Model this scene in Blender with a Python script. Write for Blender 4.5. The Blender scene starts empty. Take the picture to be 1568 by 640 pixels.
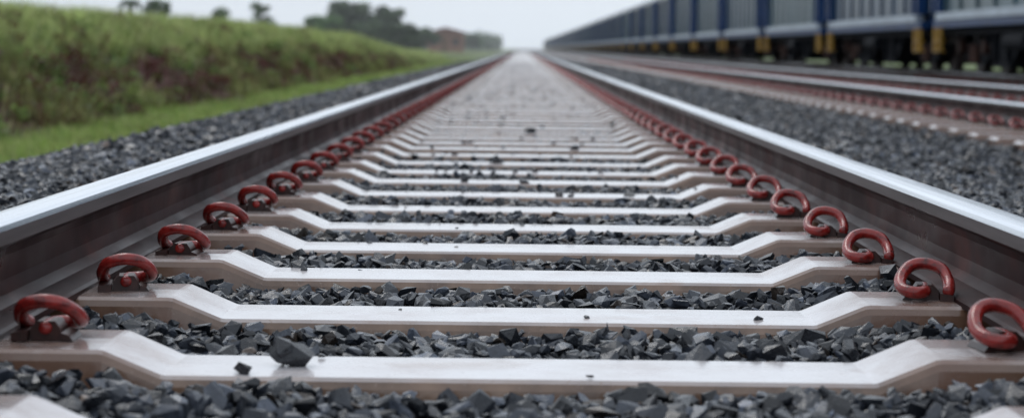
import bpy, bmesh, math, numpy as np
from mathutils import Matrix, Vector
rng = np.random.default_rng(7)
CZ = 1.25            # camera height above the cess ground
scene = bpy.context.scene

# ------------------------------------------------------------------ helpers
def link(ob, parent=None):
    scene.collection.objects.link(ob)
    if parent is not None: ob.parent = parent
    return ob
def empty(name, parent=None):
    return link(bpy.data.objects.new(name, None), parent)

def np_mesh(name, V, faces, col=None, smooth=False, mats=(), midx=None):
    """V (n,3); faces: (m,k) array with constant k, or list of such arrays"""
    if not isinstance(faces, list): faces = [faces]
    me = bpy.data.meshes.new(name)
    V = np.asarray(V, dtype=np.float32).copy(); V[:, 2] += CZ
    me.vertices.add(len(V)); me.vertices.foreach_set('co', V.ravel())
    li = np.concatenate([f.ravel() for f in faces]).astype(np.int32)
    tot = np.concatenate([np.full(len(f), f.shape[1]) for f in faces]).astype(np.int32)
    st = np.concatenate([[0], np.cumsum(tot)[:-1]]).astype(np.int32)
    me.loops.add(len(li)); me.loops.foreach_set('vertex_index', li)
    me.polygons.add(len(tot)); me.polygons.foreach_set('loop_start', st)
    for m in mats: me.materials.append(m)
    if midx is not None: me.polygons.foreach_set('material_index', np.asarray(midx, dtype=np.int32))
    me.update(calc_edges=True)
    if smooth: me.shade_smooth()
    else: me.shade_flat()
    if col is not None:
        c = np.ones((len(V), 4), dtype=np.float32); c[:, :3] = col
        a = me.attributes.new('col', 'FLOAT_COLOR', 'POINT'); a.data.foreach_set('color', c.ravel())
    return me

def sstep(a, b, x):
    t = np.clip((x - a) / (b - a), 0, 1); return t * t * (3 - 2 * t)
def wob(x, y, s=1.0, seed=0.0):
    x = x * s; y = y * s
    return (np.sin(x * 1.3 + y * .7 + seed) + np.sin(-x * .8 + y * 1.9 + 2.1 + seed) + np.sin(x * 2.7 + y * 2.3 + 4.0 * seed)
            + .6 * np.sin(x * 5.1 - y * 4.3 + 1.3 + seed)) / 3.6

class MB:   # simple mesh collector
    def __init__(s): s.v = []; s.f = []; s.m = []; s.n = 0
    def add(s, verts, faces, m=0):
        for f in faces: s.f.append(tuple(i + s.n for i in f)); s.m.append(m)
        s.v += [tuple(v) for v in verts]; s.n += len(verts)
    def box(s, x0, x1, y0, y1, z0, z1, m=0):
        s.add([(x0,y0,z0),(x1,y0,z0),(x1,y1,z0),(x0,y1,z0),(x0,y0,z1),(x1,y0,z1),(x1,y1,z1),(x0,y1,z1)],
              [(0,3,2,1),(4,5,6,7),(0,1,5,4),(1,2,6,5),(2,3,7,6),(3,0,4,7)], m)
    def prism(s, poly, axis, a, b, m=0):
        n = len(poly)
        def P(p, t):
            return (t, p[0], p[1]) if axis == 'x' else ((p[0], t, p[1]) if axis == 'y' else (p[0], p[1], t))
        vs = [P(p, a) for p in poly] + [P(p, b) for p in poly]
        fs = [tuple(range(n))[::-1], tuple(range(n, 2 * n))] + [(i, (i + 1) % n, n + (i + 1) % n, n + i) for i in range(n)]
        s.add(vs, fs, m)
    def cyl(s, p0, p1, r0, r1=None, n=10, m=0):
        r1 = r0 if r1 is None else r1
        p0 = Vector(p0); p1 = Vector(p1); d = (p1 - p0).normalized()
        a = d.orthogonal().normalized(); b = d.cross(a)
        vs = []
        for p, r in ((p0, r0), (p1, r1)):
            for i in range(n):
                t = 2 * math.pi * i / n; vs.append(p + a * (r * math.cos(t)) + b * (r * math.sin(t)))
        s.add(vs, [tuple(range(n))[::-1], tuple(range(n, 2 * n))] + [(i, (i + 1) % n, n + (i + 1) % n, n + i) for i in range(n)], m)
    def mesh(s, name, mats, dz=0.0, fix=True):
        me = bpy.data.meshes.new(name); me.from_pydata([(v[0], v[1], v[2] + dz) for v in s.v], [], s.f)
        for m in mats: me.materials.append(m)
        me.polygons.foreach_set('material_index', s.m)
        if fix:
            bm = bmesh.new(); bm.from_mesh(me); bmesh.ops.recalc_face_normals(bm, faces=bm.faces); bm.to_mesh(me); bm.free()
        me.update(); return me

# ------------------------------------------------------------------ materials
def newmat(name):
    m = bpy.data.materials.new(name); m.use_nodes = True
    nt = m.node_tree; b = nt.nodes['Principled BSDF']
    return m, nt, b
def N(nt, t, **kw):
    n = nt.nodes.new(t)
    for k, v in kw.items():
        if k in n.inputs: n.inputs[k].default_value = v
        else: setattr(n, k, v)
    return n
def noise(nt, scale, detail=4, rough=.6, vec=None, dist=0):
    n = N(nt, 'ShaderNodeTexNoise'); n.inputs['Scale'].default_value = scale
    n.inputs['Detail'].default_value = detail; n.inputs['Roughness'].default_value = rough; n.inputs['Distortion'].default_value = dist
    if vec is not None: nt.links.new(vec, n.inputs['Vector'])
    return n.outputs['Fac']
def pos(nt, sc=(1, 1, 1)):
    g = nt.nodes.new('ShaderNodeNewGeometry'); mp = nt.nodes.new('ShaderNodeMapping')
    mp.inputs['Scale'].default_value = sc; nt.links.new(g.outputs['Position'], mp.inputs['Vector']); return mp.outputs['Vector']
def ramp(nt, src, stops):
    r = nt.nodes.new('ShaderNodeValToRGB'); e = r.color_ramp.elements
    while len(e) < len(stops): e.new(.5)
    for i, (p, c) in enumerate(stops):
        e[i].position = p; e[i].color = (c if isinstance(c, tuple) else (c, c, c)) + (1,)
    nt.links.new(src, r.inputs['Fac']); return r.outputs['Color']
def mix(nt, fac, a, b, mode='MIX'):
    m = nt.nodes.new('ShaderNodeMix'); m.data_type = 'RGBA'; m.blend_type = mode
    for s, v in ((0, fac), (6, a), (7, b)):
        if isinstance(v, (int, float)): m.inputs[s].default_value = v
        elif isinstance(v, tuple): m.inputs[s].default_value = v + (1,)
        else: nt.links.new(v, m.inputs[s])
    return m.outputs[2]
def bump(nt, b, h, strength=.3, dist=.01):
    n = nt.nodes.new('ShaderNodeBump'); n.inputs['Strength'].default_value = strength; n.inputs['Distance'].default_value = dist
    nt.links.new(h, n.inputs['Height']); nt.links.new(n.outputs['Normal'], b.inputs['Normal'])
def attr(nt, name='col'):
    a = nt.nodes.new('ShaderNodeAttribute'); a.attribute_name = name; return a.outputs['Color']

# crushed stone
m_stone, nt, b = newmat('wet_crushed_stone')
p = pos(nt)
n1 = noise(nt, 90, 5, .7, p)
c = mix(nt, 1.0, attr(nt), ramp(nt, n1, [(.3, .55), (.7, 1.35)]), 'MULTIPLY')
nt.links.new(c, b.inputs['Base Color'])
nt.links.new(ramp(nt, noise(nt, 45, 3, .5, p), [(.35, .15), (.7, .45)]), b.inputs['Roughness'])
bump(nt, b, noise(nt, 140, 4, .65, p), .4, .004)

# ballast bed
m_bed, nt, b = newmat('ballast_bed_surface')
p = pos(nt)
vo = N(nt, 'ShaderNodeTexVoronoi'); vo.inputs['Scale'].default_value = 26; nt.links.new(p, vo.inputs['Vector'])
c = mix(nt, 1.0, ramp(nt, vo.outputs['Color'], [(.0, (.010, .011, .014)), (1., (.065, .075, .095))]), ramp(nt, noise(nt, 5, 4, .6, p), [(.3, .6), (.7, 1.2)]), 'MULTIPLY')
nt.links.new(c, b.inputs['Base Color']); b.inputs['Roughness'].default_value = .6
bump(nt, b, vo.outputs['Distance'], 1.0, .03)

# concrete sleeper
m_conc, nt, b = newmat('wet_concrete')
p = pos(nt)
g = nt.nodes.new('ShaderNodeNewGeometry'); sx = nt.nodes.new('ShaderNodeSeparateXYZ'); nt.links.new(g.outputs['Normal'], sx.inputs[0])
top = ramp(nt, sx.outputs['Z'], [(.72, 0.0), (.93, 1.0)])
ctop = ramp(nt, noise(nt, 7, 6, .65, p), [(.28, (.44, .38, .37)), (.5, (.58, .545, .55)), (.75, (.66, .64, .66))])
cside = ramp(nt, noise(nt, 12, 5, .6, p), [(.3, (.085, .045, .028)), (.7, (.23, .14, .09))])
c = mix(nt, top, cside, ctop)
spk = ramp(nt, noise(nt, 140, 3, .6, p), [(.64, 0.0), (.72, 1.0)])
c = mix(nt, spk, c, (.22, .15, .11))
stain = ramp(nt, noise(nt, 3.6, 5, .7, p, .6), [(.56, 0.0), (.72, .8)])
c = mix(nt, stain, c, (.27, .165, .115))
c = mix(nt, attr(nt), c, mix(nt, ramp(nt, noise(nt, 9, 5, .65, p), [(.33, .3), (.6, .97)]), c, (.15, .075, .048)))
nt.links.new(c, b.inputs['Base Color'])
nt.links.new(ramp(nt, noise(nt, 9, 4, .6, p), [(.3, .08), (.7, .36)]), b.inputs['Roughness'])
b.inputs['Coat Weight'].default_value = .5; b.inputs['Coat Roughness'].default_value = .12
bump(nt, b, noise(nt, 55, 5, .6, p), .10, .004)

# rail steel
m_top, nt, b = newmat('polished_rail_steel')
p = pos(nt, (60, .6, 60))
b.inputs['Metallic'].default_value = .9
nt.links.new(ramp(nt, noise(nt, 1.0, 4, .6, p), [(.3, (.55, .58, .62)), (.7, (.78, .81, .86))]), b.inputs['Base Color'])
nt.links.new(ramp(nt, noise(nt, 1.7, 3, .6, p), [(.3, .14), (.7, .3)]), b.inputs['Roughness'])
m_hside, nt, b = newmat('rail_head_side_steel')
p = pos(nt, (30, 1.5, 30))
b.inputs['Metallic'].default_value = .35
nt.links.new(ramp(nt, noise(nt, 1.0, 5, .6, p), [(.3, (.028, .018, .019)), (.7, (.10, .08, .08))]), b.inputs['Base Color'])
b.inputs['Roughness'].default_value = .38
m_web, nt, b = newmat('wet_rusty_rail_steel')
p = pos(nt, (6, 2.5, 4))
nt.links.new(ramp(nt, noise(nt, 1.6, 5, .6, p, .4), [(.3, (.008, .003, .004)), (.55, (.024, .008, .008)), (.78, (.075, .022, .018))]), b.inputs['Base Color'])
nt.links.new(ramp(nt, noise(nt, 1.2, 3, .5, p), [(.3, .25), (.7, .6)]), b.inputs['Roughness'])
b.inputs['Specular IOR Level'].default_value = .10; b.inputs['Specular Tint'].default_value = (1, .82, .78, 1)
bump(nt, b, noise(nt, 1.8, 2, .5, p), .2, .012)
m_clip, nt, b = newmat('red_oxide_clip_paint')
p = pos(nt)
nt.links.new(ramp(nt, noise(nt, 50, 5, .7, p), [(.3, (.04, .007, .007)), (.48, (.20, .013, .011)), (.75, (.33, .028, .022))]), b.inputs['Base Color'])
b.inputs['Roughness'].default_value = .25
bump(nt, b, noise(nt, 220, 4, .6, p), .3, .002)
m_shoulder, nt, b = newmat('cast_iron_shoulder')
p = pos(nt)
nt.links.new(ramp(nt, noise(nt, 40, 5, .7, p), [(.3, (.008, .005, .005)), (.7, (.05, .016, .012))]), b.inputs['Base Color'])
b.inputs['Roughness'].default_value = .4

# ------------------------------------------------------------------ profiles
T2 = 4.15; T3 = 8.35; T2dz = -.045; T3dz = -.045
def bedZ(x):
    xs = [-60, -3.25, -2.05, -1.9, -1.35, -1.0, -.7, -.5, 0, .5, .7, 1.0, 1.4, 1.9, 2.5, 2.72, 2.78, 3.45, 3.7, 4.6, 4.9, 5.5, 5.6, 6.2, 6.9, 9.8, 10.3, 11.6, 60]
    zs = [-1.35, -1.27, -.50, -.468, -.46, -.460, -.470, -.490, -.494, -.490, -.470, -.460, -.465, -.53, -.555, -.548, -.525, -.525, -.55, -.55, -.525, -.525, -.55, -.58, -.53, -.53, -.55, -1.27, -1.35]
    return np.interp(x, xs, zs)
def terrZ(X, Y):
    Xs = X + .35 * wob(X, Y, .16, 1.0) + .22 * wob(X * 0, Y, .9, 3.0)
    fade = 1 - sstep(104, 165, Y)
    topz = .22 + .16 * wob(X, Y, .11, 2.0) + .20 * np.exp(-((Y - 62) / 28.0) ** 2)
    topz = -.62 + (topz + .62) * fade
    t = .35 * sstep(-6.2, -9.1, Xs) + .65 * np.clip((Xs + 6.2) / -2.9, 0, 1)
    z = -1.24 + (topz + 1.24) * t + .06 * wob(X, Y, 1.3, .4) * sstep(-5.2, -7, X)
    return z

# ------------------------------------------------------------------ ground
gx = np.concatenate([[-4000, -1500, -600, -250, -120, -60, -35, -22], np.linspace(-15, -3, 49), [0, 6, 12, 30, 80, 250, 900, 4000]])
gy = np.concatenate([[-300, -80, -20], np.arange(0, 200, .6), np.geomspace(200, 5000, 40)])
GX, GY = np.meshgrid(gx, gy)
GZ = terrZ(GX, GY)
V = np.stack([GX.ravel(), GY.ravel(), GZ.ravel()], 1)
nx, ny = len(gx), len(gy)
i = np.arange((ny - 1) * nx).reshape(ny - 1, nx)[:, :-1].ravel()
F = np.stack([i, i + 1, i + 1 + nx, i + nx], 1)
m_ground, nt, b = newmat('grassy_earth')
p = pos(nt)
g = nt.nodes.new('ShaderNodeNewGeometry'); sx = nt.nodes.new('ShaderNodeSeparateXYZ'); nt.links.new(g.outputs['Normal'], sx.inputs[0])
soil = ramp(nt, noise(nt, 3, 6, .7, p), [(.3, (.030, .009, .008)), (.7, (.10, .028, .022))])
grs = ramp(nt, noise(nt, 2, 6, .7, p), [(.3, (.07, .10, .022)), (.7, (.14, .20, .045))])
sl = ramp(nt, sx.outputs['Z'], [(.90, 0.0), (.985, 1.0)])
nt.links.new(mix(nt, sl, soil, grs), b.inputs['Base Color']); b.inputs['Roughness'].default_value = .9
bump(nt, b, noise(nt, 9, 6, .7, p), .8, .1)
link(bpy.data.objects.new('ground', np_mesh('ground', V, F, smooth=True, mats=[m_ground])))

# ballast bed
bx = np.array([-3.25, -2.9, -2.5, -2.05, -1.9, -1.35, -1.0, -.7, -.5, 0, .5, .7, 1.0, 1.4, 1.9, 2.5, 2.72, 2.78, 3.45, 3.7, 4.6, 4.9, 5.5, 5.6, 6.2, 6.9, 9.8, 10.3, 11.6])
by = np.concatenate([[-30, -5], np.arange(0, 120, 1.0), np.geomspace(120, 1500, 30)])
BX, BY = np.meshgrid(bx, by)
V = np.stack([BX.ravel(), BY.ravel(), bedZ(BX).ravel() - .012], 1)
nx, ny = len(bx), len(by)
i = np.arange((ny - 1) * nx).reshape(ny - 1, nx)[:, :-1].ravel()
link(bpy.data.objects.new('ballast_bed', np_mesh('ballast_bed', V, np.stack([i, i + 1, i + 1 + nx, i + nx], 1), smooth=True, mats=[m_bed])))

# ------------------------------------------------------------------ sleepers
SP = .6; Y0 = 3.04
ZC, ZS = -.471, -.435
def sleepers(cx, ys, dz, name, parent):
    prof = [(0, ZC), (.25, ZC), (.508, ZC), (.514, ZC + .001), (.596, ZS - .001), (.604, ZS), (.95, ZS), (1.15, ZS - .002), (1.36, ZS - .006), (1.385, ZS - .02)]
    prof = [(-x, z) for x, z in prof[:0:-1]] + prof
    sec = [(-.140, -.20), (-.111, -.015), (-.106, -.005), (-.099, 0), (0, .0015), (.099, 0), (.106, -.005), (.111, -.015), (.140, -.20)]
    P, S = len(prof), len(sec)
    one = np.array([[x, s[0] * (1.0 if abs(x) < .55 else 1.04), z + s[1]] for x, z in prof for s in sec])
    dirt = np.array([[float(np.clip((abs(x) - .55) / .06, 0, 1))] * 3 for x, z in prof for s in sec])
    f = []
    for a in range(P - 1):
        for q in range(S - 1):
            k = a * S + q; f.append((k, k + S, k + S + 1, k + 1))
    f = np.array(f); caps = np.array([list(range(S))[::1], list(range((P - 1) * S, P * S))[::-1]])
    n = len(ys); yy = np.asarray(ys)
    V = np.repeat(one[None], n, 0)
    ang = rng.normal(0, .0035, n); V[:, :, 1] += yy[:, None] + V[:, :, 0] * ang[:, None]
    V[:, :, 0] += cx + rng.normal(0, .004, n)[:, None]
    V[:, :, 2] += dz + rng.normal(0, .0015, n)[:, None]
    off = (np.arange(n) * len(one))[:, None, None]
    F = (f[None] + off).reshape(-1, 4); C = (caps[None] + off).reshape(-1, S)
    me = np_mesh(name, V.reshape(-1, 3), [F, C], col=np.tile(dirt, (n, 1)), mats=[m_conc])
    return link(bpy.data.objects.new(name, me), parent)

# ------------------------------------------------------------------ rails
def rail(cx, dz, name, parent, y0=-20, y1=1400):
    half = [(.075, 0), (.075, .010), (.068, .0135), (.032, .024), (.014, .036), (.009, .058), (.009, .096), (.013, .110), (.033, .119), (.0365, .124), (.0365, .146), (.034, .154), (.027, .1585), (.012, .1605)]
    pr = [(x, z) for x, z in half] + [(-x, z) for x, z in half[::-1]]
    n = len(pr); ys = np.concatenate([np.arange(y0, 60, 2.0), np.geomspace(60, y1, 20)])
    V = np.array([(cx + x, y, -.4375 + dz + z) for y in ys for x, z in pr])
    F = []; mi = []
    for a in range(len(ys) - 1):
        for q in range(n):
            r = (q + 1) % n
            F.append((a * n + q, a * n + r, a * n + n + r, a * n + n + q))
            z = (pr[q][1] + pr[r][1]) / 2
            mi.append(1 if (z > .147 and q != n - 1) else (2 if .122 < z <= .147 else 0))
    F = np.array(F)[:, ::-1]
    me = np_mesh(name, V, F, mats=[m_web, m_top, m_hside], midx=mi)
    return link(bpy.data.objects.new(name, me), parent)

# ------------------------------------------------------------------ elastic clips
def catmull(P, n):
    P = np.array(P); Q = np.vstack([2 * P[0] - P[1], P, 2 * P[-1] - P[-2]]); out = []
    for i in range(1, len(Q) - 2):
        for t in np.linspace(0, 1, n, endpoint=False):
            out.append(.5 * ((2 * Q[i]) + (-Q[i-1] + Q[i+1]) * t + (2*Q[i-1] - 5*Q[i] + 4*Q[i+1] - Q[i+2]) * t**2 + (-Q[i-1] + 3*Q[i] - 3*Q[i+1] + Q[i+2]) * t**3))
    out.append(P[-1]); return np.array(out)
def tube(path, r, ns):
    T = np.gradient(path, axis=0); T /= np.linalg.norm(T, axis=1)[:, None]
    u = np.cross(T[0], [0, 0, 1.0]); u /= np.linalg.norm(u)
    V = []; m = len(path)
    for i in range(m):
        u = u - T[i] * np.dot(u, T[i]); u /= np.linalg.norm(u); w = np.cross(T[i], u)
        rr = r * (.72 if i in (0, m - 1) else 1.0)
        for k in range(ns):
            a = 2 * math.pi * k / ns; V.append(path[i] + rr * (u * math.cos(a) + w * math.sin(a)))
    F = [(i * ns + k, i * ns + (k + 1) % ns, (i + 1) * ns + (k + 1) % ns, (i + 1) * ns + k) for i in range(m - 1) for k in range(ns)]
    c0 = len(V); V.append(path[0]); V.append(path[-1])
    T3_ = [(k, c0, (k + 1) % ns) for k in range(ns)] + [((m-1)*ns + (k+1) % ns, c0 + 1, (m-1)*ns + k) for k in range(ns)]
    return np.array(V), np.array(F), np.array(T3_)
# local frame: +x toward rail, y along track, z up from seat
clip_path = catmull([(.040, -.040, .017), (.043, -.020, .022), (.043, .006, .034), (.033, .030, .051), (.006, .040, .059), (-.020, .034, .055),
                     (-.037, .012, .041), (-.042, -.014, .027), (-.036, -.040, .020), (-.018, -.052, .017), (-.002, -.040, .017), (.002, -.01, .018), (.002, .035, .018)], 4)
cv, cf, ct = tube(clip_path, .0108, 10)
sh = MB()
sh.prism([(-.022, 0), (.026, 0), (.024, .018), (.014, .028), (-.012, .028), (-.020, .016)], 'y', -.024, .026)
sh.prism([(-.040, 0), (-.0225, 0), (-.0225, .012), (-.034, .008)], 'y', -.034, .034)
sh.prism([(.0265, 0), (.050, 0), (.050, .012), (.0265, .015)], 'y', -.040, .040)
shv = np.array(sh.v)
def clips(cx, ys, dz, name, parent):
    Vs, F4, F3, n0 = [], [], [], 0
    SV = []; SF = []; s0 = 0
    for rc in (-.836, .836):
        for side in (-1, 1):   # side of the rail the clip stands on
            for y in ys:
                sgn = -side     # toward rail direction in world x
                ox = cx + rc + side * (.075 + .056) + .010 + rng.normal(0, .0015); a = rng.normal(0, .08)
                flip = 1 if sgn > 0 else -1
                def X(v):
                    w = v.copy(); w[:, 0] = w[:, 0] * sgn; w[:, 1] = w[:, 1] * flip
                    ca, sa = math.cos(a), math.sin(a)
                    return np.stack([w[:, 0] * ca - w[:, 1] * sa + ox, w[:, 0] * sa + w[:, 1] * ca + y, w[:, 2] + ZS + dz], 1)
                Vs.append(X(cv)); F4.append(cf + n0); F3.append(ct + n0); n0 += len(cv)
                SV.append(X(shv)); SF += [tuple(q + s0 for q in f) for f in sh.f]; s0 += len(shv)
    me = np_mesh(name, np.vstack(Vs), [np.vstack(F4), np.vstack(F3)], smooth=True, mats=[m_clip])
    link(bpy.data.objects.new(name, me), parent)
    me = bpy.data.meshes.new('clip_shoulders'); SVv = np.vstack(SV); SVv[:, 2] += CZ
    me.from_pydata(SVv.tolist(), [], SF); me.materials.append(m_shoulder)
    link(bpy.data.objects.new('clip_shoulders', me), parent)

for tn, (cx, dz, s0, s1, c0, c1) in enumerate([(0, 0, -3, 520, -2, 230), (T2, T2dz, 2, 520, 8, 160), (T3, T3dz, 10, 400, 20, 60)]):
    tr = empty('railway_track')
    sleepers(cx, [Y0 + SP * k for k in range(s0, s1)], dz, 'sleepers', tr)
    rail(cx - .836, dz, 'rail_1', tr); rail(cx + .836, dz, 'rail_2', tr)
    clips(cx, [Y0 + SP * k for k in range(c0, c1)], dz, 'rail_clips', tr)

# ------------------------------------------------------------------ ballast stones
def hull(npts, seed, flat, lo=.82):
    r = np.random.default_rng(seed)
    d = r.normal(size=(npts, 3)); d /= (np.abs(d) ** 2.8).sum(1)[:, None] ** (1 / 2.8)
    d *= r.uniform(lo, 1.05, (npts, 1)); d *= np.array([1, r.uniform(.5, .85), flat * r.uniform(.7, 1.25)])
    bm = bmesh.new()
    for q in d: bm.verts.new(q)
    res = bmesh.ops.convex_hull(bm, input=bm.verts)
    bmesh.ops.delete(bm, geom=list({g for g in res['geom_interior'] + res['geom_unused'] if isinstance(g, bmesh.types.BMVert)}), context='VERTS')
    bmesh.ops.triangulate(bm, faces=bm.faces); bm.verts.index_update()
    v = np.array([q.co[:] for q in bm.verts]); f = np.array([[w.index for w in q.verts] for q in bm.faces]); bm.free()
    return v, f
near_v = [hull(14, 100 + k, .44) for k in range(44)]
far_v = [hull(8, 300 + k, .5) for k in range(16)]
def bake(variants, P, size, tilt, cols):
    n = len(P); which = rng.integers(0, len(variants), n)
    az = rng.uniform(0, 2 * np.pi, n); ax = rng.normal(0, tilt, n); ay = rng.normal(0, tilt, n)
    def R(a, i, j):
        M = np.zeros((n, 3, 3)); M[:, range(3), range(3)] = 1
        M[:, i, i] = np.cos(a); M[:, j, j] = np.cos(a); M[:, i, j] = -np.sin(a); M[:, j, i] = np.sin(a); return M
    Rm = R(ay, 0, 2) @ R(ax, 1, 2) @ R(az, 0, 1)
    Vs, Fs, Cs, off = [], [], [], 0
    for k, (v, f) in enumerate(variants):
        ix = np.where(which == k)[0]
        if len(ix) == 0: continue
        w = np.einsum('nij,vj->nvi', Rm[ix], v) * size[ix][:, None, None] + P[ix][:, None, :]
        Vs.append(w.reshape(-1, 3)); Fs.append((f[None] + (off + np.arange(len(ix)) * len(v))[:, None, None]).reshape(-1, 3))
        Cs.append(np.repeat(cols[ix], len(v), 0)); off += len(ix) * len(v)
    return np.vstack(Vs), np.vstack(Fs), np.vstack(Cs)
def stonecol(n):
    l = np.exp(rng.normal(0, .65, n)) * .026
    l = np.clip(l, .007, .15)
    c = np.stack([l * .82, l * .96, l * 1.26], 1)
    br = rng.random(n) < .06; c[br] = np.stack([l[br] * 1.3, l[br] * .95, l[br] * .75], 1)
    return c
def on_sleeper(X, Y):
    k = (Y - Y0) / SP; d = (k - np.round(k)) * SP
    xin = (np.abs(X) < 1.40) | (np.abs(X - T2) < 1.40) | (np.abs(X - T3) < 1.4)
    return xin & (d > -.138) & (d < .124)
def near_rail(X):
    m = np.zeros_like(X, bool)
    for c in (0, T2, T3):
        for s in (-.836, .836): m |= np.abs(X - c - s) < .075
    return m
def scatter(y0, y1, dens, xr, smin, smax, zj):
    area_pts = []
    ys = np.linspace(y0, y1, 24)
    for a, b_ in zip(ys[:-1], ys[1:]):
        lo = max(-3.2, -(.27 * b_ + xr)); hi = min(7.2, .27 * b_ + xr)
        n = int((hi - lo) * (b_ - a) * dens)
        area_pts.append(np.stack([rng.uniform(lo, hi, n), rng.uniform(a, b_, n)], 1))
    P = np.vstack(area_pts); keep = ~on_sleeper(P[:, 0], P[:, 1]); P = P[keep]
    n = len(P); s = smin + (smax - smin) * rng.random(n) ** 1.9
    z = bedZ(P[:, 0]) + .010 * wob(P[:, 0], P[:, 1], 5, 1.0) + rng.uniform(-zj, zj, n)
    nr = near_rail(P[:, 0]); z[nr] = np.minimum(z[nr], -.475)
    intr = (np.abs(P[:, 0]) < 1.4) | (np.abs(P[:, 0] - T2) < 1.4)
    big = intr & (P[:, 1] > 9); s[big] = np.minimum(s[big], .025); z[big] -= .010
    k = (P[:, 1] - Y0) / SP; d = (k - np.round(k)) * SP
    edge = intr & (np.abs(d) < .16) & (np.abs(P[:, 0]) < 1.4); s[edge] = np.minimum(s[edge], .022); z[edge] -= .005
    return np.column_stack([P, z]), s
Vs, Fs, Cs = [], [], []; off = 0
def push(res):
    global off
    v, f, c = res; Vs.append(v); Fs.append(f + off); Cs.append(c); off += len(v)
P, s = scatter(1.9, 8.5, 2700, .8, .0115, .032, .012); push(bake(near_v, P, s, .6, stonecol(len(P))))
P, s = scatter(8.5, 24, 850, 1.0, .018, .042, .013); push(bake(far_v, P, s, .5, stonecol(len(P))))
P, s = scatter(24, 70, 240, 1.0, .034, .06, .016); push(bake(far_v, P, s, .5, stonecol(len(P))))
# stray stones lying on the sleepers
sx_, sy_, sz_, ss_ = [], [], [], []
for k in range(0, 110):
    yk = Y0 + SP * k
    lam = 3.0 if k < 6 else (5 if k < 20 else 8)
    for _ in range(rng.poisson(lam)):
        x = rng.normal(-.05, .38)
        if abs(x) > .62: continue
        s = rng.uniform(.003, .009) if k < 6 else rng.uniform(.007, .022)
        sx_.append(x); sy_.append(yk + rng.uniform(-.09, .09)); sz_.append((ZC if abs(x) < .51 else ZC + .02) + s * .3); ss_.append(s)
P = np.column_stack([sx_, sy_, sz_]); push(bake(near_v, P, np.array(ss_), .15, stonecol(len(P)) * .8))
ex = [(-.335, 3.03, ZC + .018, .034), (-.350, 3.035, ZC + .022, .028), (-.398, 2.965, ZC + .006, .020), (-.47, 4.36, -.475, .034), (.475, 3.42, -.478, .038), (.418, 3.60, ZC + .003, .011),
      (.735, 4.10, -.440, .038), (-.11, 8.45, ZC + .015, .035), (-.2, 7.22, ZC + .012, .03), (-.78, 3.36, -.45, .030), (.56, 3.36, -.48, .03), (-.45, 4.28, ZC + .004, .014),
      (-.62, 3.95, -.46, .032), (.66, 2.72, -.46, .032), (.25, 9.6, ZC + .012, .028), (.05, 11.5, ZC + .014, .035)]
ex = np.array(ex); push(bake([hull(16, 900, .75), hull(14, 901, .7), hull(15, 902, .65)], ex[:, :3], ex[:, 3], .12, np.tile(np.array([[.014, .016, .021]]), (len(ex), 1))))
me = np_mesh('ballast_gravel', np.vstack(Vs), np.vstack(Fs), col=np.vstack(Cs), mats=[m_stone])
link(bpy.data.objects.new('ballast_gravel', me))
print('stones tris', len(me.polygons))

# ------------------------------------------------------------------ grass
m_grass, nt, b = newmat('grass_blades')
tr_ = nt.nodes.new('ShaderNodeBsdfTranslucent'); ms = nt.nodes.new('ShaderNodeMixShader'); ms.inputs[0].default_value = .35
nt.links.new(attr(nt), b.inputs['Base Color']); nt.links.new(attr(nt), tr_.inputs['Color']); b.inputs['Roughness'].default_value = .5
out = nt.nodes['Material Output']
nt.links.new(b.outputs[0], ms.inputs[1]); nt.links.new(tr_.outputs[0], ms.inputs[2]); nt.links.new(ms.outputs[0], out.inputs[0])
def blades(P, h, w, col, lean=.35):
    n = len(P); a = rng.uniform(0, 2 * np.pi, n); d = np.stack([np.cos(a), np.sin(a), np.zeros(n)], 1)
    la = rng.uniform(0, 2 * np.pi, n); L = np.stack([np.cos(la), np.sin(la), np.zeros(n)], 1) * (h * rng.uniform(.1, 1, n) * lean)[:, None]
    up = np.stack([np.zeros(n), np.zeros(n), h], 1); wd = d * (w / 2)[:, None]
    v = np.stack([P - wd, P + wd, P + up * .55 + L * .35 - wd * .8, P + up * .55 + L * .35 + wd * .8, P + up + L], 1)
    o = (np.arange(n) * 5)[:, None]
    f = np.concatenate([np.array([[0, 1, 3]]) + o, np.array([[0, 3, 2]]) + o, np.array([[2, 3, 4]]) + o])
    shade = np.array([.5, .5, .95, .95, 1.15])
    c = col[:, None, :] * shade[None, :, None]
    return v.reshape(-1, 3), f, c.reshape(-1, 3)
nt_ = 46000
Yt = 16 * (185 / 16.) ** rng.random(nt_)
Xt = rng.uniform(-12.5, -3.6, nt_)
Xs = Xt + .35 * wob(Xt, Yt, .16, 1.0) + .22 * wob(Xt * 0, Yt, .9, 3.0)
face = np.clip((Xs + 6.2) / -2.9, 0, 1)
mask = wob(Xt, Yt, .45, 5.0) + .5 * wob(Xt, Yt, 1.3, 2.0)
isface = (face > .03) & (face < .62 + .22 * wob(Xt, Yt, .7, 9.0)) & (Yt < 120)
keep = ~(isface & (mask > -.2) & (rng.random(nt_) < .86)) 
Xt, Yt, face, mask, isface = Xt[keep], Yt[keep], face[keep], mask[keep], isface[keep]
nt_ = len(Xt)
base = np.where(isface[:, None] | (face[:, None] < .3), np.array([[.24, .34, .08]]), np.array([[.36, .44, .15]]))
base = base * (1 + .35 * wob(Xt, Yt, .8, 7.0))[:, None]
base[isface] = base[isface] * np.array([[.72, .58, .75]])
red = (rng.random(nt_) < np.where(isface, np.clip(.42 + .4 * mask, .1, .85), .03)); base[red] = np.array([.10, .034, .026])
yel = rng.random(nt_) < .18; base[yel & ~red] = np.array([.46, .47, .20])
hh = np.where(isface, rng.uniform(.12, .38, nt_), np.where(face > .3, rng.uniform(.18, .5, nt_), rng.uniform(.07, .22, nt_)))
K = 9
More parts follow.
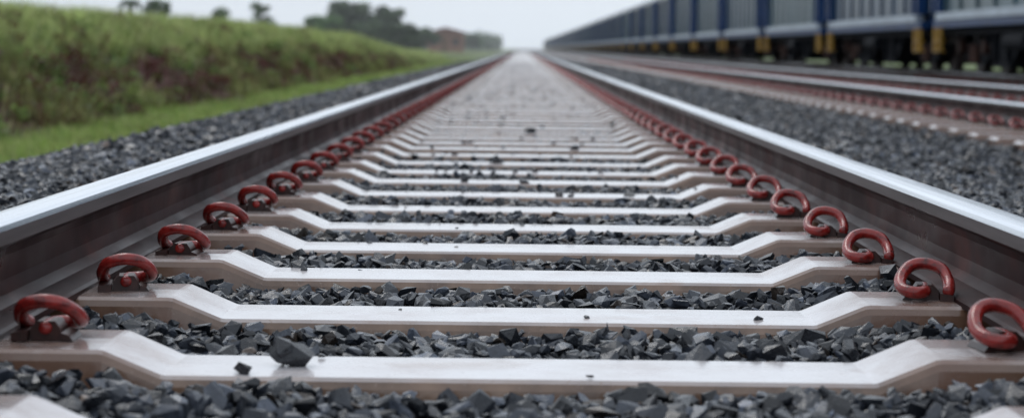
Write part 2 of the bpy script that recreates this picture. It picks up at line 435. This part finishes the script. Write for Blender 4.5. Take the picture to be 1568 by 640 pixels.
P = np.column_stack([Xt, Yt, terrZ(Xt, Yt) - .02]); P = np.repeat(P, K, 0)
spread = .07 + .0012 * np.repeat(Yt, K)
P[:, 0] += rng.normal(0, 1, len(P)) * spread; P[:, 1] += rng.normal(0, 1, len(P)) * spread * 1.6
h = np.repeat(hh, K) * rng.uniform(.5, 1.25, len(P)); w = .012 * (np.repeat(Yt, K) / 30 + .5)
c = np.repeat(base, K, 0) * rng.uniform(.5, 1.4, (len(P), 1))
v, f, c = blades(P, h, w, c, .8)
link(bpy.data.objects.new('grass', np_mesh('grass', v, f, col=c, mats=[m_grass])))

# weeds / shrubs hanging on the bank (one mass)
def leafcloud(C, R, n, size, cols, squash=.8, shell=.45):
    d = rng.normal(size=(n, 3)); d /= np.linalg.norm(d, axis=1)[:, None]
    rr = (shell + (1 - shell) * rng.random(n) ** .6)[:, None]
    P = C + d * rr * R * np.array([1, 1, squash])
    a = rng.normal(size=(n, 3)); a /= np.linalg.norm(a, axis=1)[:, None]
    bb = np.cross(a, rng.normal(size=(n, 3))); bb /= np.linalg.norm(bb, axis=1)[:, None]
    s = size * rng.uniform(.6, 1.3, n)[:, None]
    v = np.stack([P - a * s, P + bb * s * .5, P + a * s, P - bb * s * .5], 1).reshape(-1, 3)
    f = np.arange(n * 4).reshape(n, 4)
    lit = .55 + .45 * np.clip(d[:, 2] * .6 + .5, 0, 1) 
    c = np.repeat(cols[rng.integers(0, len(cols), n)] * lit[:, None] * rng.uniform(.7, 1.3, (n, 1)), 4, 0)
    return v, f, c
def collect(parts):
    V, F, C, o = [], [], [], 0
    for v, f, c in parts: V.append(v); F.append(f + o); C.append(c); o += len(v)
    return np.vstack(V), np.vstack(F), np.vstack(C)
green = np.array([[.09, .16, .035], [.16, .24, .06], [.22, .30, .08]]); redw = np.array([[.09, .028, .024], [.14, .045, .038], [.08, .07, .03]])
parts = []
for _ in range(460):
    y = 20 * (140 / 20.) ** rng.random(); x = -6.2 - 2.9 * rng.random() ** .8
    z = float(terrZ(np.array([x]), np.array([y]))[0])
    r = rng.uniform(.10, .38)
    parts.append(leafcloud(np.array([x, y, z + r * .4]), r, int(60 + 120 * r), .030 + .0006 * y, redw if rng.random() < .6 else green, .8, .3))
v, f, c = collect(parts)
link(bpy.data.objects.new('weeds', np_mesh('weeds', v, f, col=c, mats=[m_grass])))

# ------------------------------------------------------------------ trees
m_leaf, nt, b = newmat('tree_leaves')
tr_ = nt.nodes.new('ShaderNodeBsdfTranslucent'); ms = nt.nodes.new('ShaderNodeMixShader'); ms.inputs[0].default_value = .2
nt.links.new(attr(nt), b.inputs['Base Color']); nt.links.new(attr(nt), tr_.inputs['Color']); b.inputs['Roughness'].default_value = .6
nt.links.new(b.outputs[0], ms.inputs[1]); nt.links.new(tr_.outputs[0], ms.inputs[2]); nt.links.new(ms.outputs[0], nt.nodes['Material Output'].inputs[0])
m_bark, nt, b = newmat('bark')
nt.links.new(ramp(nt, noise(nt, 6, 5, .7, pos(nt, (3, 3, .6))), [(.3, (.05, .035, .025)), (.7, (.14, .10, .075))]), b.inputs['Base Color']); b.inputs['Roughness'].default_value = .9
treecol = np.array([[.045, .08, .035], [.07, .115, .045], [.10, .15, .055], [.03, .055, .03]])
def tree(x, y, topz, width, name='tree', nclump=16, leaf=.2, cols=treecol, sparse=1.0, low=.25):
    z0 = float(terrZ(np.array([x]), np.array([y * 1.0]))[0]) - .1
    H = topz - z0; par = empty(name); mb = MB()
    th = H * .45
    mb.cyl((x, y, z0 + CZ), (x + .03 * H, y, z0 + th + CZ), .035 * H, .022 * H, 9)
    parts = []
    for k in range(nclump):
        a = rng.uniform(0, 2 * math.pi); q = rng.random() ** .6
        hz = rng.uniform(low, .92); env = math.sin(math.pi * min(1, max(.05, (hz - low * .5) / (1.05 - low * .5)))) ** .6
        C = np.array([x + math.cos(a) * q * width * .42 * env, y + math.sin(a) * q * width * .42 * env, z0 + H * hz])
        r = width * rng.uniform(.10, .2)
        C[2] = min(C[2], topz - r * .75)
        parts.append(leafcloud(C, r, int(230 * sparse), leaf, cols * rng.uniform(.6, 1.5), .75, .15))
        mb.cyl((x + .02 * H, y, z0 + th * rng.uniform(.6, 1) + CZ), (C[0], C[1], C[2] + CZ), .012 * H, .004 * H, 6)
    v, f, c = collect(parts)
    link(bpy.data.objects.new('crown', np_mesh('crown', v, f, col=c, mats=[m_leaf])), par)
    link(bpy.data.objects.new('trunk', mb.mesh('trunk', [m_bark])), par)
FP = 3144.
def at(px, y):  return (px - 800) / FP * y
def topat(px, py, y): return (75 - (py - (px - 800) * .01134)) / FP * y
tree(at(528, 250), 250, topat(528, 2, 250), 9.0, nclump=40, leaf=.26)
tree(at(592, 255), 255, topat(592, 7, 255), 5.0, nclump=22, leaf=.26)
tree(at(495, 240), 240, topat(495, 24, 240), 5.5, nclump=22, leaf=.22, cols=treecol * np.array([1.6, 1.9, 1.2]))
tree(at(560, 236), 236, topat(560, 34, 236), 5.5, nclump=22, leaf=.24)
tree(at(612, 235), 235, topat(612, 36, 235), 5.5, nclump=24, leaf=.24)
tree(at(645, 280), 280, topat(645, 42, 280), 5, nclump=22, leaf=.26)
tree(at(403, 200), 200, topat(403, 2, 200), 3.4, nclump=30, leaf=.11, sparse=.7, cols=treecol * 1.4)
tree(at(240, 150), 150, topat(240, -2, 150), 2.9, nclump=28, leaf=.10, sparse=.7, cols=treecol * 1.3)
tree(at(335, 190), 190, topat(335, 10, 190), 3.2, nclump=24, leaf=.11, sparse=.6, cols=treecol * 1.5)
tree(at(722, 420), 420, topat(722, 52, 420), 5, nclump=12, leaf=.3, cols=treecol * 1.8)
# palm
px, py_ = at(197, 160), 160.
par = empty('palm_tree'); mb = MB(); zt = topat(197, -2, 160); z0 = float(terrZ(np.array([px]), np.array([py_]))[0]) - .1
mb.cyl((px, py_, z0 + CZ), (px + .1, py_, zt - .3 + CZ), .11, .07, 8)
parts = []
for k in range(16):
    a = rng.uniform(0, 2 * math.pi); e = rng.uniform(-.2, .9); Lf = rng.uniform(.8, 1.15)
    for t in np.linspace(.1, 1, 10):
        C = np.array([px + .1 + math.cos(a) * Lf * t * math.cos(e), py_ + math.sin(a) * Lf * t * math.cos(e), zt - .3 + Lf * t * math.sin(e) - .7 * t * t * Lf])
        parts.append(leafcloud(C, .09, 8, .12, treecol * 1.3, .8, .1))
v, f, c = collect(parts); link(bpy.data.objects.new('fronds', np_mesh('fronds', v, f, col=c, mats=[m_leaf])), par)
link(bpy.data.objects.new('trunk', mb.mesh('trunk', [m_bark])), par)
# distant tree line
parts = []
for k in range(170):
    y = rng.uniform(480, 900); px_ = rng.choice([rng.uniform(560, 775), rng.uniform(830, 1100), rng.uniform(0, 560)], p=[.5, .2, .3])
    x = at(px_, y); 
    if abs(x) < 8: x = -12 if px_ < 800 else 18
    r = rng.uniform(2, 4.2)
    parts.append(leafcloud(np.array([x, y, -.6 + r * .6]), r, 170, .6, treecol * rng.uniform(1.2, 2.2), .8, .3))
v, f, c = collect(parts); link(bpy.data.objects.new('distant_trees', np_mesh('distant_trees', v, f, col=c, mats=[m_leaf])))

# ------------------------------------------------------------------ house
def flatmat(name, col, rough=.6, var=.25, sc=3, metallic=0, spec=.5):
    m, nt, b = newmat(name)
    a = tuple(q * (1 - var) for q in col); d = tuple(min(1, q * (1 + var)) for q in col)
    nt.links.new(ramp(nt, noise(nt, sc, 5, .65, pos(nt)), [(.3, a), (.7, d)]), b.inputs['Base Color'])
    b.inputs['Roughness'].default_value = rough; b.inputs['Metallic'].default_value = metallic; b.inputs['Specular IOR Level'].default_value = spec; return m
m_brick = flatmat('red_brick', (.24, .12, .085)); m_tile = flatmat('clay_roof_tile', (.17, .08, .06)); m_glassd = flatmat('dark_window', (.03, .035, .04), .15); m_frame = flatmat('painted_door', (.12, .07, .04))
hx, hy = at(682, 300), 300.; hz = -.75 + CZ
par = empty('brick_house')
mb = MB(); mb.box(hx - 2.6, hx + 2.6, hy, hy + 6, hz, hz + 2.9); link(bpy.data.objects.new('walls', mb.mesh('walls', [m_brick])), par)
mb = MB(); mb.prism([(hx - 3.0, hz + 2.85), (hx + 3.0, hz + 2.85), (hx + 3.0, hz + 3.0), (hx, hz + 3.8), (hx - 3.0, hz + 3.0)], 'y', hy - .4, hy + 6.4); link(bpy.data.objects.new('roof', mb.mesh('roof', [m_tile])), par)
mb = MB()
for q in (-1.8, 1.5): mb.box(hx + q - .5, hx + q + .5, hy - .04, hy + .05, hz + 1.1, hz + 2.1)
link(bpy.data.objects.new('windows', mb.mesh('windows', [m_glassd])), par)
mb = MB(); mb.box(hx - .6, hx + .3, hy - .04, hy + .05, hz, hz + 2.1); link(bpy.data.objects.new('door', mb.mesh('door', [m_frame])), par)

# ------------------------------------------------------------------ freight train
m_blue, nt, b = newmat('wagon_blue_paint')
oi = nt.nodes.new('ShaderNodeObjectInfo')
basec = ramp(nt, oi.outputs['Random'], [(0, (.008, .032, .070)), (.45, (.016, .048, .08)), (.8, (.04, .08, .10)), (1., (.13, .16, .17))])
c = mix(nt, 1.0, basec, ramp(nt, noise(nt, 1.2, 6, .7, pos(nt, (1, 1, .35))), [(.3, .6), (.7, 1.4)]), 'MULTIPLY')
nt.links.new(c, b.inputs['Base Color']); b.inputs['Roughness'].default_value = .3; b.inputs['Specular IOR Level'].default_value = .35
m_post = flatmat('bright_blue_paint', (.007, .036, .12), .4, .3, 2, spec=.25)
m_white = flatmat('white_stripe_paint', (.36, .42, .48), .4, .25, 2)
m_yel = flatmat('yellow_paint', (.36, .20, .02), .5, .4, 5)
m_under = flatmat('black_underframe', (.008, .009, .012), .85, .5, 4, spec=.15)
m_rust = flatmat('rusty_brake_gear', (.05, .024, .018), .7, .4, 5, spec=.2)
m_wheel = flatmat('wheel_steel', (.035, .026, .024), .6, .3, 5, spec=.3)
RT = -.277 + T3dz   # rail top, camera relative
hw = 1.5
body, ends, stripe, yel, under, bog = MB(), MB(), MB(), MB(), MB(), MB()
Lc = 11.8; bl = 10.7
ya, yb = (Lc - bl) / 2, (Lc + bl) / 2
roof = [(-hw, 2.45), (-hw * .93, 2.64), (-hw * .75, 2.80), (-hw * .4, 2.93), (0, 2.98), (hw * .4, 2.93), (hw * .75, 2.80), (hw * .93, 2.64), (hw, 2.45)]
body.prism([(-hw, .66), ] + roof + [(hw, .66)], 'y', ya + .25, yb - .25)
nr = 9
for k in range(nr):
    y = ya + .6 + (bl - 1.2) * k / (nr - 1)
    for s in (-1, 1):
        x0, x1 = (s * hw - .002 * s, s * (hw + .035)); body.box(min(x0, x1), max(x0, x1), y - .05, y + .05, .69, 2.42)
for s in (-1, 1):
    a, q = sorted((s * hw - .01 * s, s * (hw + .10))); body.box(a, q, ya + .26, yb - .26, 2.40, 2.52)
for k in range(3):   # roof hatches
    y = ya + 2 + k * (bl - 4) / 2; body.box(-.5, .5, y - .6, y + .6, 2.93, 3.08)
body.box(-.3, .3, ya + .4, yb - .4, 2.95, 3.0)
for s in (-1, 1):
    a, q = sorted((s * (hw - .05), s * (hw + .09))); stripe.box(a, q, ya + .3, yb - .3, .54, .658)
    a, q = sorted((s * (hw - .08), s * (hw + .06))); ends.box(a, q, ya, yb, .42, .538)
    for y in (ya + .02, yb - .14, ya + .5, yb - .62):
        a, q = sorted((s * (hw - .04), s * (hw + .12))); ends.box(a, q, y, y + .12, .66, 2.5)
    for (y0_, y1_) in ((ya + .14, ya + .5), (yb - .5, yb - .14)):
        for r in range(6): ends.box(s * (hw + .07) - .015, s * (hw + .07) + .015, y0_, y1_, .9 + r * .28, .93 + r * .28)
        for yy in (y0_ - .08, y1_ - .03):
            yel.box(s * (hw + .05) - .03, s * (hw + .05) + .03, yy, yy + .08, .03, .419)
        for zz in (.05, .22): yel.box(s * (hw + .03) - .05, s * (hw + .03) + .05, y0_ - .08, y1_ + .05, zz - .03, zz)
for (y0_, s) in ((ya, 1), (yb, -1)):
    ends.prism([(y0_, .43), (y0_ + s * .1, .43), (y0_ + s * .1, .62), (y0_, .62)], 'x', -hw + .1, hw - .1)
under.box(-.25, .25, -.02 + .1, Lc - .08, .22, .50)
under.box(-hw + .1, hw - .1, ya + .1, yb - .1, .36, .655)
for yc in (Lc * .5 - 1.35, Lc * .5 + 1.35):
    poly = [(yc - 1.33, .36), (yc + 1.33, .36), (yc + .5, -.14), (yc - .5, -.14)]
    under.prism(poly, 'x', -1.32, 1.32)
    for q in (-.95, -.45, .45, .95):
        for s in (-1, 1): under.box(s * 1.36 - .035, s * 1.36 + .035, yc + q * .9 - .03, yc + q * .9 + .03, .0 - (.12 if abs(q) < .5 else -.15), .36)
    under.box(-1.38, 1.38, yc - .5, yc + .5, -.20, -.142)
for s in (-1, 1):
    under.cyl((s * 1.42, Lc * .5 - .6, .18), (s * 1.42, Lc * .5 + .6, .18), .13, n=12)
    under.box(s * 1.40 - .02, s * 1.40 + .02, ya + .2, yb - .2, .30, .358)
for yc in (1.95, Lc - 1.95):
    for s in (-1, 1):
        X_ = s * 1.05
        bog.prism([(yc - 1.2, .16), (yc + 1.2, .16), (yc + 1.1, .0), (yc + .45, -.17), (yc - .45, -.17), (yc - 1.1, .0)], 'x', X_ - .09, X_ + .09, 0)
        for q in (-.16, 0, .16): bog.cyl((X_ + s * .12, yc + q, -.14), (X_ + s * .12, yc + q, .14), .065, n=8, m=1)
        for w_ in (-.86, .86):
            bog.cyl((X_ + s * .10, yc + w_, RT + .43), (X_ + s * .2, yc + w_, RT + .43), .12, n=10, m=1)
    for w_ in (-.86, .86):
        bog.cyl((-1.1, yc + w_, RT + .43), (1.1, yc + w_, RT + .43), .08, n=10, m=2)
        for s in (-1, 1):
            bog.cyl((s * .80, yc + w_, RT + .43), (s * .90, yc + w_, RT + .43), .43, n=24, m=2)
            bog.cyl((s * .76, yc + w_, RT + .43), (s * .80, yc + w_, RT + .43), .455, n=24, m=2)
    bog.box(-1.1, 1.1, yc - .2, yc + .2, .02, .30, 0)
for (a, q) in ((-.0, ya), (yb, Lc)): under.box(-.12, .12, a + .005, q - .005, .10, .34)
meshes = [('body', body, [m_blue]), ('end_posts', ends, [m_post]), ('side_stripe', stripe, [m_white]), ('steps', yel, [m_yel]), ('underframe', under, [m_under]), ('bogies', bog, [m_under, m_rust, m_wheel])]
md = [(n_, mb_.mesh('wagon_' + n_, ms_, dz=CZ)) for n_, mb_, ms_ in meshes]
train = empty('freight_train')
for k in range(-2, 52):
    w = empty('wagon', train); w.location = (T3, 34.5 - .0 + Lc * k, 0)
    for n_, me_ in md:
        o = link(bpy.data.objects.new(n_, me_), w)

# ------------------------------------------------------------------ mist in the distance (real scattering volume)
m_mist = bpy.data.materials.new('mist'); m_mist.use_nodes = True; nt = m_mist.node_tree; nt.nodes.clear()
o = nt.nodes.new('ShaderNodeOutputMaterial'); vs = nt.nodes.new('ShaderNodeVolumeScatter'); vs.inputs['Color'].default_value = (.97, .99, 1, 1); vs.inputs['Density'].default_value = .0007; vs.inputs['Anisotropy'].default_value = .2
nt.links.new(vs.outputs[0], o.inputs['Volume'])
mb = MB(); mb.box(-260, 260, 90, 700, -3, 22)
link(bpy.data.objects.new('mist', mb.mesh('mist', [m_mist], dz=CZ)))

# ------------------------------------------------------------------ world, sun
w = bpy.data.worlds.new('World'); scene.world = w; w.use_nodes = True; nt = w.node_tree
bg = nt.nodes['Background']; sky = nt.nodes.new('ShaderNodeTexSky'); sky.sky_type = 'NISHITA'; sky.sun_disc = False
sky.sun_elevation = math.radians(52); sky.sun_rotation = math.radians(-20); sky.dust_density = 3; sky.air_density = 1.2
nt.links.new(sky.outputs[0], bg.inputs['Color']); bg.inputs['Strength'].default_value = .1
bg2 = nt.nodes.new('ShaderNodeBackground')
tc = nt.nodes.new('ShaderNodeTexCoord'); nz = nt.nodes.new('ShaderNodeTexNoise'); nz.inputs['Scale'].default_value = 1.6; nz.inputs['Detail'].default_value = 5
nt.links.new(tc.outputs['Generated'], nz.inputs['Vector'])
sz = nt.nodes.new('ShaderNodeSeparateXYZ'); nt.links.new(tc.outputs['Generated'], sz.inputs[0])
grad = ramp(nt, sz.outputs['Z'], [(0.0, (.89, .99, 1.10)), (.12, (.87, .96, 1.07)), (.6, (.98, 1.06, 1.16))])
nt.links.new(mix(nt, 1.0, grad, ramp(nt, nz.outputs['Fac'], [(.3, .88), (.7, 1.06)]), 'MULTIPLY'), bg2.inputs['Color']); bg2.inputs['Strength'].default_value = 1.08
mx = nt.nodes.new('ShaderNodeMixShader'); mx.inputs[0].default_value = .88
nt.links.new(bg.outputs[0], mx.inputs[1]); nt.links.new(bg2.outputs[0], mx.inputs[2]); nt.links.new(mx.outputs[0], nt.nodes['World Output'].inputs[0])
sun = bpy.data.lights.new('sun', 'SUN'); sun.energy = .6; sun.angle = math.radians(16); sun.color = (1, .98, .95)
so = link(bpy.data.objects.new('sun', sun))
el, az = math.radians(52), math.radians(-20)
d = Vector((math.sin(az) * math.cos(el), math.cos(az) * math.cos(el), math.sin(el)))
so.rotation_euler = d.to_track_quat('Z', 'Y').to_euler(); so.location = (0, 0, 30)

# ------------------------------------------------------------------ camera
cam = bpy.data.cameras.new('camera'); co = link(bpy.data.objects.new('camera', cam)); scene.camera = co
cam.sensor_width = 36; cam.lens = 36 * FP / 1568; cam.shift_x = -16 / 1568; cam.shift_y = -245 / 1568
co.matrix_world = Matrix.Translation((0, 0, CZ)) @ Matrix.Rotation(math.radians(90), 4, 'X') @ Matrix.Rotation(math.radians(.65), 4, 'Z')
cam.clip_start = .05; cam.clip_end = 8000
cam.dof.use_dof = True; cam.dof.focus_distance = 4.0; cam.dof.aperture_fstop = 4.5
scene.view_settings.view_transform = 'Standard'; scene.view_settings.look = 'None'; scene.view_settings.exposure = 0
